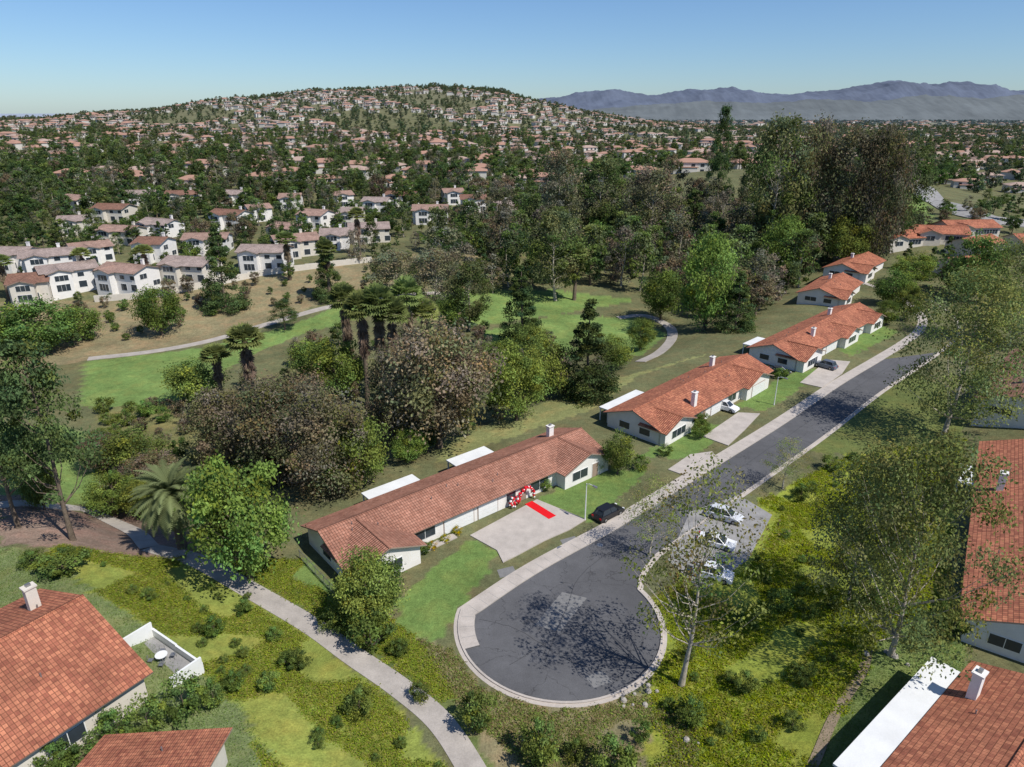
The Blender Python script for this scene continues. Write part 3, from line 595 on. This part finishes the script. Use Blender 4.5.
# ------------------------------------------------------------------ instanced masses
def scatter(name,protos,pts,sc,rz=None,idx=None,sz=None):
    col=bpy.data.collections.new(name+'_parts')
    for i,m in enumerate(protos): 
        o=bpy.data.objects.new('%s_p%02d'%(name,i),m); col.objects.link(o)
    n=len(pts); me=bpy.data.meshes.new(name); me.vertices.add(n); me.vertices.foreach_set('co',np.asarray(pts,np.float32).ravel())
    rot=np.zeros((n,3),np.float32); rot[:,2]=R.uniform(0,6.28,n) if rz is None else rz
    s3=np.ones((n,3),np.float32)*np.asarray(sc)[:,None]
    if sz is not None: s3[:,2]=sz
    a=me.attributes.new('irot','FLOAT_VECTOR','POINT'); a.data.foreach_set('vector',rot.ravel())
    a=me.attributes.new('iscl','FLOAT_VECTOR','POINT'); a.data.foreach_set('vector',s3.ravel())
    a=me.attributes.new('iidx','INT','POINT'); a.data.foreach_set('value',(R.integers(0,len(protos),n) if idx is None else idx).astype(np.int32))
    o=bpy.data.objects.new(name,me); link(o)
    ng=bpy.data.node_groups.new(name+'_gn','GeometryNodeTree'); ng.interface.new_socket('Geometry',in_out='INPUT',socket_type='NodeSocketGeometry'); ng.interface.new_socket('Geometry',in_out='OUTPUT',socket_type='NodeSocketGeometry')
    gi=ng.nodes.new('NodeGroupInput'); go=ng.nodes.new('NodeGroupOutput'); ip=ng.nodes.new('GeometryNodeInstanceOnPoints'); ci=ng.nodes.new('GeometryNodeCollectionInfo')
    ci.inputs['Collection'].default_value=col; ci.inputs['Separate Children'].default_value=True; ci.inputs['Reset Children'].default_value=True
    ng.links.new(gi.outputs[0],ip.inputs['Points']); ng.links.new(ci.outputs[0],ip.inputs['Instance']); ip.inputs['Pick Instance'].default_value=True
    for nm,ty,sk in(('irot','FLOAT_VECTOR','Rotation'),('iscl','FLOAT_VECTOR','Scale'),('iidx','INT','Instance Index')):
        na=ng.nodes.new('GeometryNodeInputNamedAttribute'); na.data_type=ty; na.inputs['Name'].default_value=nm; ng.links.new(na.outputs['Attribute'],ip.inputs[sk])
    ng.links.new(ip.outputs[0],go.inputs[0]); md=o.modifiers.new('scatter','NODES'); md.node_group=ng; return o
def samp(poly,n):
    p=np.array(poly); lo,hi=p.min(0),p.max(0); out=np.zeros((0,2))
    while len(out)<n:
        q=R.uniform(lo,hi,(n*3,2)); q=q[inpoly(q[:,0],q[:,1],poly)]; out=np.concatenate([out,q])
    return out[:n]
def thin(pts,d):
    cell={};o=[]
    for p in pts:
        k=(int(p[0]//d),int(p[1]//d)); ok=True
        for i in(-1,0,1):
            for j in(-1,0,1):
                for q in cell.get((k[0]+i,k[1]+j),()):
                    if (q[0]-p[0])**2+(q[1]-p[1])**2<d*d: ok=False
        if ok: cell.setdefault(k,[]).append(p); o.append(p)
    return np.array(o)
def z3(p,dz=0): return np.column_stack([p,hgt(p[:,0],p[:,1])+dz])
ME=[tree('m',201,15,11,'round',[GREEN,DG],40,60,.85,base=.1,lim=9),tree('m',202,19,11,'euc',[OLV,GREEN],45,52,.85,'trunkw',base=.15,tr=.013,lim=7),tree('m',203,19,12,'euc',GRY,45,52,.85,'trunkw',base=.15,tr=.013,lim=7),
    tree('m',204,16,12,'round',BRN,42,60,.8,base=.1,lim=9),tree('m',205,17,9,'cone',[DG,(.055,.078,.032)],55,50,.8,base=.06,tr=.014,lim=9),tree('m',206,17,10,'pine',[DG,GREEN],40,65,.8,base=.25,tr=.014,lim=9),tree('m',207,11,10,'round',[LG,GREEN],40,60,.75,base=.08,lim=9),
    tree('m',208,18,12,'euc',[(.135,.12,.095),(.12,.105,.08)],48,40,.7,'trunkw',base=.12,tr=.014,lim=3)]
FA=[tree('f',211,12,11,'round',[(.07,.092,.05)],20,24,1.6,base=.05,lim=9),tree('f',212,15,10,'euc',[(.08,.094,.06)],20,24,1.6,base=.12,lim=9),tree('f',213,12,11,'round',[(.055,.078,.045)],20,24,1.6,base=.05,lim=9),tree('f',214,9,9,'round',[(.09,.11,.06)],16,24,1.5,base=.05,lim=9)]  # distant trees: leaf colours lightened and blued to imitate haze
HZ=[tree('z',231,12,14,'round',[(.085,.11,.105)],14,16,2.4,base=.02,lim=20),tree('z',232,14,12,'round',[(.08,.10,.10)],14,16,2.4,base=.02,lim=20)]  # farthest trees: bluish haze painted into the leaf colours
def avoid(p,pts,d):
    k=np.ones(len(p),bool)
    for q in pts: k&=((p[:,0]-q[0])**2+(p[:,1]-q[1])**2>d*d)
    return p[k]
def polyrm(p,px): return p[~inpoly(p[:,0],p[:,1],GP(px))]
W1=GP([(470,300),(425,262),(470,235),(560,215),(700,205),(880,190),(902,230),(885,258),(822,262),(806,285),(740,325),(700,318),(665,300),(640,292),(560,282)])
p=thin(samp(W1,6000),8); p=polyrm(p,[(820,320),(815,262),(905,262),(905,320)])
w=np.array([.14,.22,.24,.12,.05,.05,.09,.09]); idx=R.choice(8,len(p),p=w)
scatter('eucalyptus_woodland',ME,z3(p),R.uniform(.6,1.12,len(p)),idx=idx)
h3=thin(samp([(-300,420),(-200,590),(250,590),(250,470),(60,430),(-60,400)],110),22)
W2=[(-420,300),(-330,620),(330,620),(330,500),(260,430),(60,420),(-20,330),(-120,330),(-240,290)]
p=thin(samp(W2,6000),9.5); p=avoid(p,THW,12); p=avoid(p,h3,11); idx=R.choice(8,len(p),p=[.25,.15,.06,.04,.2,.2,.08,.02]); scatter('wooded_hillside',ME,z3(p),R.uniform(.5,1.0,len(p)),idx=idx)
W3=GP([(-60,320),(-60,225),(60,195),(300,192),(420,195),(520,205),(540,230),(420,262),(370,262),(200,285),(100,300)])
p=thin(samp(W3,3500),6.5); p=avoid(p,THW,9.5); scatter('garden_trees',ME,z3(p),R.uniform(.25,.75,len(p)),idx=R.choice(8,len(p),p=[.25,.1,.05,.05,.15,.15,.22,.03]))
W4=GP([(0,352),(0,318),(80,302),(200,292),(370,268),(440,285),(330,300),(200,325),(90,350)])
p=thin(samp(W4,260),5); scatter('slope_shrubs',ME,z3(p),R.uniform(.12,.42,len(p)),idx=R.choice([0,3,6],len(p)))
W5=GP([(930,300),(1040,400),(1150,420),(1150,240),(1000,205),(940,215),(900,232),(900,262)])
p=thin(samp(W5,1500),10); p=avoid(p,[G(u,v-3) for u,v,_,_ in HS]+[G(u,v+4) for u,v,_,_ in HS],11)
p=p[(p[:,1]>165)]; cd=np.array(cl); p=np.array([q for q in p if min((cd[:,0]-q[0])**2+(cd[:,1]-q[1])**2)>90])
scatter('roadside_trees',ME,z3(p),R.uniform(.3,.7,len(p)),idx=R.choice(8,len(p),p=[.3,.1,.05,.05,.1,.1,.28,.02]))
W6=GP([(100,500),(100,410),(200,402),(250,440),(300,470),(200,520)])
p=thin(samp(W6,300),3.5); scatter('wetland_shrubs',[P['shrub'][0][0],P['shrub'][1][0],tree('s',221,2,2.6,'round',BRN,26,60,.18,base=.02)],z3(p),R.uniform(.6,1.7,len(p)))
W7=GP([(215,400),(330,345),(480,330),(570,360),(640,355),(600,385),(440,450),(300,500),(250,470)])
p=thin(samp(W7,300),6.0); scatter('creek_thicket',ME,z3(p),R.uniform(.2,.42,len(p)),idx=R.choice([0,3,6,2,7],len(p)))
def dhouse(s,roof,wall,L=14,D=11,wh=5):
    g=Geo(); g.box(0-L/2,L/2,-D/2,D/2,-3,wh,0); rr=1.9; o=.6; a=D/2+o; l=L/2+o; rd=l-a
    A,B,C_,D_=(-l,-a,wh),(l,-a,wh),(l,a,wh),(-l,a,wh); E,F_=(-rd,0,wh+rr),(rd,0,wh+rr)
    for f in([A,B,F_,E],[C_,D_,E,F_],[B,C_,F_],[D_,A,E]): g.face(f,1,[(q[0],q[1]) for q in f])
    for x in(-L*.35,-.8,L*.2): g.box(x,x+2,-D/2-.06,-D/2-.01,wh-2.2,wh-.8,2); g.box(x,x+2,-D/2-.06,-D/2-.01,.6,2,2)
    g.box(-L*.3,L*.1,-D/2-3,-D/2,-3,wh*.55,0); g.box(-L*.33,L*.13,-D/2-3.3,-D/2-.02,wh*.55+.01,wh*.55+.3,1)
    return g.make('d',[wall,roof,'glass'],do_link=False).data
M['dr1']=simple('distant_tile',(.38,.22,.16),.8,.15,.05); M['dr2']=simple('distant_tile_pale',(.40,.29,.235),.8,.15,.05); M['dr3']=simple('distant_tile_brown',(.27,.19,.15),.8,.15,.05); M['dw']=simple('distant_stucco',(.58,.55,.50),.85,.1,.05)
DH=[dhouse(0,'dr1','dw'),dhouse(1,'dr2','dw',17,12),dhouse(2,'dr3','dw',13,11),dhouse(3,'dr1','dw',20,12,5.5)]
def rect(x0,x1,y0,y1): return [(x0,y0),(x1,y0),(x1,y1),(x0,y1)]
rows=[]
yy=960
while yy<2000:
    for x in np.arange(-1500,560,19): 
        if R.random()<.72: rows.append((x+R.normal()*4,yy+22*math.sin(x/160+yy/90)+R.normal()*5))
    yy+=R.choice([30,42,56])
hp=np.array(rows); k=(np.sin(hp[:,0]/70+1)+np.sin(hp[:,1]/60+hp[:,0]/110))>-.7; hp=hp[k]
scatter('distant_houses',DH,z3(hp),R.uniform(.75,1.1,len(hp)),rz=R.choice([0,.4,-.4,1.57],len(hp))+R.normal(size=len(hp))*.2)
p=thin(samp(rect(-1700,800,960,2300),13000),7.5); p=avoid(p,hp,8); scatter('distant_trees',FA,z3(p),R.uniform(.4,.95,len(p)))
p=samp([(-700,1880),(100,1880),(60,1940),(-700,1950)],420); p=p[np.sin(p[:,0]/37)+np.sin(p[:,0]/83+2)>-.2]; scatter('skyline_trees',FA,z3(p),R.uniform(.8,1.3,len(p)))
p=thin(samp(rect(-900,620,600,1000),4600),10)
h2=thin(samp(rect(-900,620,600,1000),700),22); p=avoid(p,h2,10); scatter('valley_houses',DH,z3(h2),R.uniform(.9,1.25,len(h2)),rz=R.uniform(-.7,.7,len(h2)))
scatter('valley_trees',ME,z3(p),R.uniform(.4,.88,len(p)),idx=R.choice(8,len(p),p=[.28,.22,.07,.05,.12,.13,.11,.02]))
scatter('midtown_houses',[DH[3],DH[1],DH[0]],z3(h3),R.uniform(1,1.3,len(h3)),rz=R.uniform(-.4,.4,len(h3)))
RR=[(270,470),(270,330),(600,500),(2600,2400),(900,2400),(300,900)]
p=thin(samp(RR,9000),13); p=polyrm(p,[(900,175),(1060,215),(1060,240),(940,240),(905,215)]); h4=thin(samp(RR,1400),25); p=avoid(p,h4,9); scatter('suburb_houses',DH,z3(h4),R.uniform(.8,1.1,len(h4)),rz=R.uniform(-.8,.8,len(h4)))
scatter('suburb_trees',FA,z3(p),R.uniform(.5,1.05,len(p)))
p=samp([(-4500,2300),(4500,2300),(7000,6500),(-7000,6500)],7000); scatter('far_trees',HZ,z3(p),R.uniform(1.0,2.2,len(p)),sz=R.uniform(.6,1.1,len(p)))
p=samp([(-3500,2300),(4500,2300),(5000,4500),(-5000,4500)],700); scatter('far_houses',DH,z3(p),R.uniform(1.0,1.5,len(p)))
def tuft(seed,cols,n=26,s=.5,ls=.18,hh=.16):
    r=np.random.default_rng(seed); u=r.normal(size=(n,3))*np.array([s*.5,s*.5,hh*.5]); u[:,2]=np.abs(u[:,2]); c=np.array(cols)[r.integers(0,len(cols),n)]*r.uniform(.75,1.25,(n,1))
    V,F,c3=leaves(u,unit(u+1e-6),ls,c,r,up=1.5,rnd=.5); return quadmesh('tuft',V,F,c3,np.zeros(n,int),['leaf'])
IV=[tuft(1,[(.135,.165,.025),(.105,.14,.025),(.16,.175,.03)]),tuft(2,[(.145,.175,.025),(.10,.135,.026)]),tuft(3,[(.12,.145,.028),(.16,.155,.045)])]
IL=[tuft(6,[(.12,.145,.03),(.15,.15,.045),(.10,.13,.03)]),tuft(7,[(.13,.16,.03),(.165,.155,.055)])]
DRt=[tuft(4,[(.15,.125,.065),(.10,.11,.04)],20),tuft(5,[(.09,.12,.035),(.15,.14,.07)],20)]
LW=[tuft(8,[(.075,.12,.03),(.09,.125,.04)],14,.7,.09,.06)]
def noisef(p,s): return np.sin(p[:,0]/s+1.2*np.sin(p[:,1]/s*.7))+np.sin(p[:,1]/s*1.3+1.1*np.sin(p[:,0]/s*.8))
PAD=GP([(660,565),(690,508),(738,490),(780,515),(752,565),(702,600)])
oi=[tuple(q) for q in outline]
fp=np.array(cr(GP([(195,560),(250,590),(310,625),(352,655),(400,688),(440,722),(472,770)]),12))
def clean(ii,th=-.8):
    ii=ii[np.min((ii[:,None,0]-fp[None,:,0])**2+(ii[:,None,1]-fp[None,:,1])**2,axis=1)>2.2]; ii=ii[(ii[:,0]-BC[0])**2+(ii[:,1]-BC[1])**2>(BR+.6)**2]; ii=ii[~inpoly(ii[:,0],ii[:,1],oi)]
    ii=ii[~inpoly(ii[:,0],ii[:,1],PAD)]; return ii[noisef(ii,2.3)>th]
i2=clean(samp(GP(REG[14][0]),13000)); scatter('ivy_groundcover',IV,z3(i2),R.uniform(.5,1.4,len(i2)))
i1=clean(np.concatenate([samp(GP(REG[8][0]),7500),samp(GP(REG[10][0]),3200)]),-.3); scatter('slope_groundcover',IL,z3(i1),R.uniform(.5,1.3,len(i1)))
i4=clean(samp(GP(REG[13][0]),3000)); scatter('dry_groundcover',DRt,z3(i4),R.uniform(.5,1.2,len(i4)))
i7=np.concatenate([samp(GP(REG[9][0]),3500),samp(GP(REG[15][0]),2500)]); scatter('lawn_grass',LW,z3(i7),R.uniform(.6,1.3,len(i7)))
i5=samp(GP([(60,545),(190,556),(250,592),(380,690),(450,775),(280,780),(150,625)]),26); scatter('slope_bushes',[P['shrub'][0][0],P['shrub'][1][0]],z3(i5),R.uniform(.25,.6,len(i5)))
i6=samp(GP([(680,620),(760,520),(860,455),(940,450),(870,640),(790,767),(660,740)]),60); i6=i6[~inpoly(i6[:,0],i6[:,1],PAD)]; scatter('bank_bushes',[P['shrub'][0][0],P['shrub'][1][0]],z3(i6),R.uniform(.3,.8,len(i6)))
# ------------------------------------------------------------------ cars
def car(name,u,v,ang,col,kind='sedan',z=.03):
    x,y=G(u,v); e=empty(name,(x,y,z),math.radians(ang)); pm=simple(name+'_paint',col,.28,.03)
    L=4.7;w=.92;suv=kind=='suv'; bh=.98 if suv else .82; rh=1.68 if suv else 1.42
    g=Geo(); prof=[(-L/2,.35),(-L/2+.05,.62),(-L/2+.2,bh-.02),(-1.5,bh+.02),(1.1,bh),(L/2-.5,bh-.12),(L/2-.08,.66),(L/2,.4),(L/2-.1,.24),(-L/2+.1,.24)]
    rings=[]
    for yy,ins,dz in((-w,.06,-.03),(-w*.93,0,0.0),(w*.93,0,0.0),(w,.06,-.03)):
        rings.append([(px*(1-ins*.35),yy,pz+(dz if pz>.7 else 0)) for px,pz in prof])
    n=len(prof)
    for k in range(3):
        for i in range(n): j=(i+1)%n; g.face([rings[k][i],rings[k][j],rings[k+1][j],rings[k+1][i]])
    g.face(rings[0][::-1]); g.face(rings[3]); g.make('body',[pm],e)
    rb=-1.95 if suv else -1.55; rt=-1.6 if suv else -.85
    b=[(rb,-.80,bh-.02),(1.15,-.80,bh-.02),(1.15,.80,bh-.02),(rb,.80,bh-.02)]; t=[(rt,-.62,rh-.05),(.35,-.62,rh-.05),(.35,.62,rh-.05),(rt,.62,rh-.05)]
    g=Geo()
    for i in range(4): j=(i+1)%4; g.face([b[i],b[j],t[j],t[i]])
    g.make('glass',['glass'],e)
    g=Geo(); g.prism([(rt-.08,-.6),(rt+.05,-.65),(.28,-.65),(.40,-.56),(.40,.56),(.28,.65),(rt+.05,.65),(rt-.08,.6)],rh-.06,rh)
    for i in range(4):
        g.tube([b[i],t[i]],.045,5)
    for s in(-1,1): g.tube([(-.3,s*.805,bh-.02),(-.3,s*.63,rh-.05)],.04,5); g.box(.85,1.0,s*.93-.09,s*.93+.09,bh,bh+.12)
    g.make('roof_and_pillars',[pm],e)
    M.setdefault('tyre',simple('tyre',(.02,.02,.02),.9)); M.setdefault('lamp',simple('headlamp',(.7,.7,.7),.15)); M.setdefault('tail',simple('tail_lamp',(.4,.01,.01),.3))
    g=Geo()
    for px in(-1.42,1.42):
        for s in(-1,1): g.tube([(px,s*.72,.33),(px,s*.94,.33)],.33,14,0); g.tube([(px,s*.93,.33),(px,s*.95,.33)],.2,10,1)
    g.make('wheels',['tyre','metal'],e)
    g=Geo()
    for s in(-1,1): g.box(L/2-.22,L/2-.03,s*.68-.17,s*.68+.17,.6,.72,0); g.box(-L/2+.0,-L/2+.12,s*.7-.14,s*.7+.14,.62,.82,1)
    g.make('lights',['lamp','tail'],e); return e
car('black_car',608,516,40,(.012,.012,.014),'suv')
car('white_car',725,410,-42,(.75,.75,.76),'suv',.16); car('dark_car',778,374,-40,(.03,.03,.035),'sedan',.16)
car('silver_car',724,519,-32,(.55,.56,.58),'suv',.07); car('white_car',716,545,-28,(.7,.7,.7),'sedan',.07); car('white_car',712,577,-25,(.7,.7,.7),'suv',.07)
car('parked_car',825,368,130,(.1,.12,.16),'suv',.16)
def lamp(u,v,h=6.5,ang=-50):
    x,y=G(u,v); e=empty('street_lamp',(x,y,float(hgt(x,y))),math.radians(ang)); g=Geo()
    g.tube([(0,0,-.2),(0,0,.5),(0,0,h)],[.13,.09,.05],8); g.make('pole',['trim'],e)
    g=Geo(); g.tube([(0,0,h-.1),(.5,0,h+.15),(1.2,0,h+.2)],[.045,.04,.035],6); g.make('arm',['trim'],e)
    g=Geo(); g.prism([(1.1,-.12),(1.75,-.16),(1.85,0),(1.75,.16),(1.1,.12)],h+.1,h+.26); g.make('luminaire',['metal'],e)
lamp(585,520,5.5); lamp(774,405,5.5)
g=Geo(); c,s=math.cos(A40),math.sin(A40)
def loc(x,y): return (Ob[0]+c*x-s*y,Ob[1]+s*x+c*y)
g.prism([loc(26.5,-1.2),loc(27.8,-1.2),loc(27.8,-6.0),loc(26.5,-6.0)],.0,.17); g.make('red_carpet',['red'])
g=Geo()
for k in range(60):
    a=math.pi*k/59; x=27.15+1.4*math.cos(a)+random.uniform(-.12,.12); z=.25+2.0*math.sin(a)+random.uniform(-.1,.1); q=loc(x,-.75+random.uniform(-.15,.15)); g.sphere((q[0],q[1],z+.1),random.uniform(.1,.2),0 if k%6 else 1)
for k in range(22):
    q=loc(24.8+random.uniform(-.5,.5),-.8+random.uniform(-.25,.25)); g.sphere((q[0],q[1],.25+random.uniform(0,1.6)),random.uniform(.1,.2),0 if k%5 else 1)
g.make('balloon_arch',['redb','trim'],smooth=True)
pathp('front_walk',[(385,562),(410,556),(455,536)],1.1,'conc',.12)
g=Geo()
for k in range(14):
    u,v=random.choice([(880,655),(640,700),(700,745),(655,690),(895,660)]); x,y=G(u+random.uniform(-18,18),v+random.uniform(-8,8)); g.sphere((x,y,float(hgt(x,y))+.05),random.uniform(.15,.4),0,7,4)
g.make('boulders',['rock'])
# ------------------------------------------------------------------ light, sky, camera
el=math.radians(53); S=Vector((.79*math.cos(el),-.613*math.cos(el),math.sin(el))).normalized()
sd=bpy.data.lights.new('sun','SUN'); sd.energy=5.0; sd.angle=math.radians(.5); sd.color=(1,.965,.90); so=bpy.data.objects.new('sun',sd); so.rotation_euler=S.to_track_quat('Z','Y').to_euler(); link(so)
w=bpy.data.worlds.new('World'); SC.world=w; w.use_nodes=True; t=w.node_tree; bg=t.nodes['Background']; sk=t.nodes.new('ShaderNodeTexSky'); sk.sky_type='NISHITA'; sk.sun_disc=False
sk.sun_elevation=el; sk.sun_rotation=math.atan2(.79,-.613); sk.air_density=1.0; sk.dust_density=.35; sk.ozone_density=2.5; sk.altitude=200
t.links.new(mul(t,sk.outputs[0],(.68,.86,1.10,1)),bg.inputs[0]); bg.inputs[1].default_value=.105
cd_=bpy.data.cameras.new('camera'); cd_.sensor_width=36; cd_.lens=36*FPX/1024; cd_.clip_start=.5; cd_.clip_end=80000
co=bpy.data.objects.new('camera',cd_); co.location=(0,0,CH); co.rotation_euler=(math.pi/2-PIT,0,0); link(co); SC.camera=co
SC.view_settings.view_transform='Standard'; SC.view_settings.look='None'; SC.view_settings.exposure=0
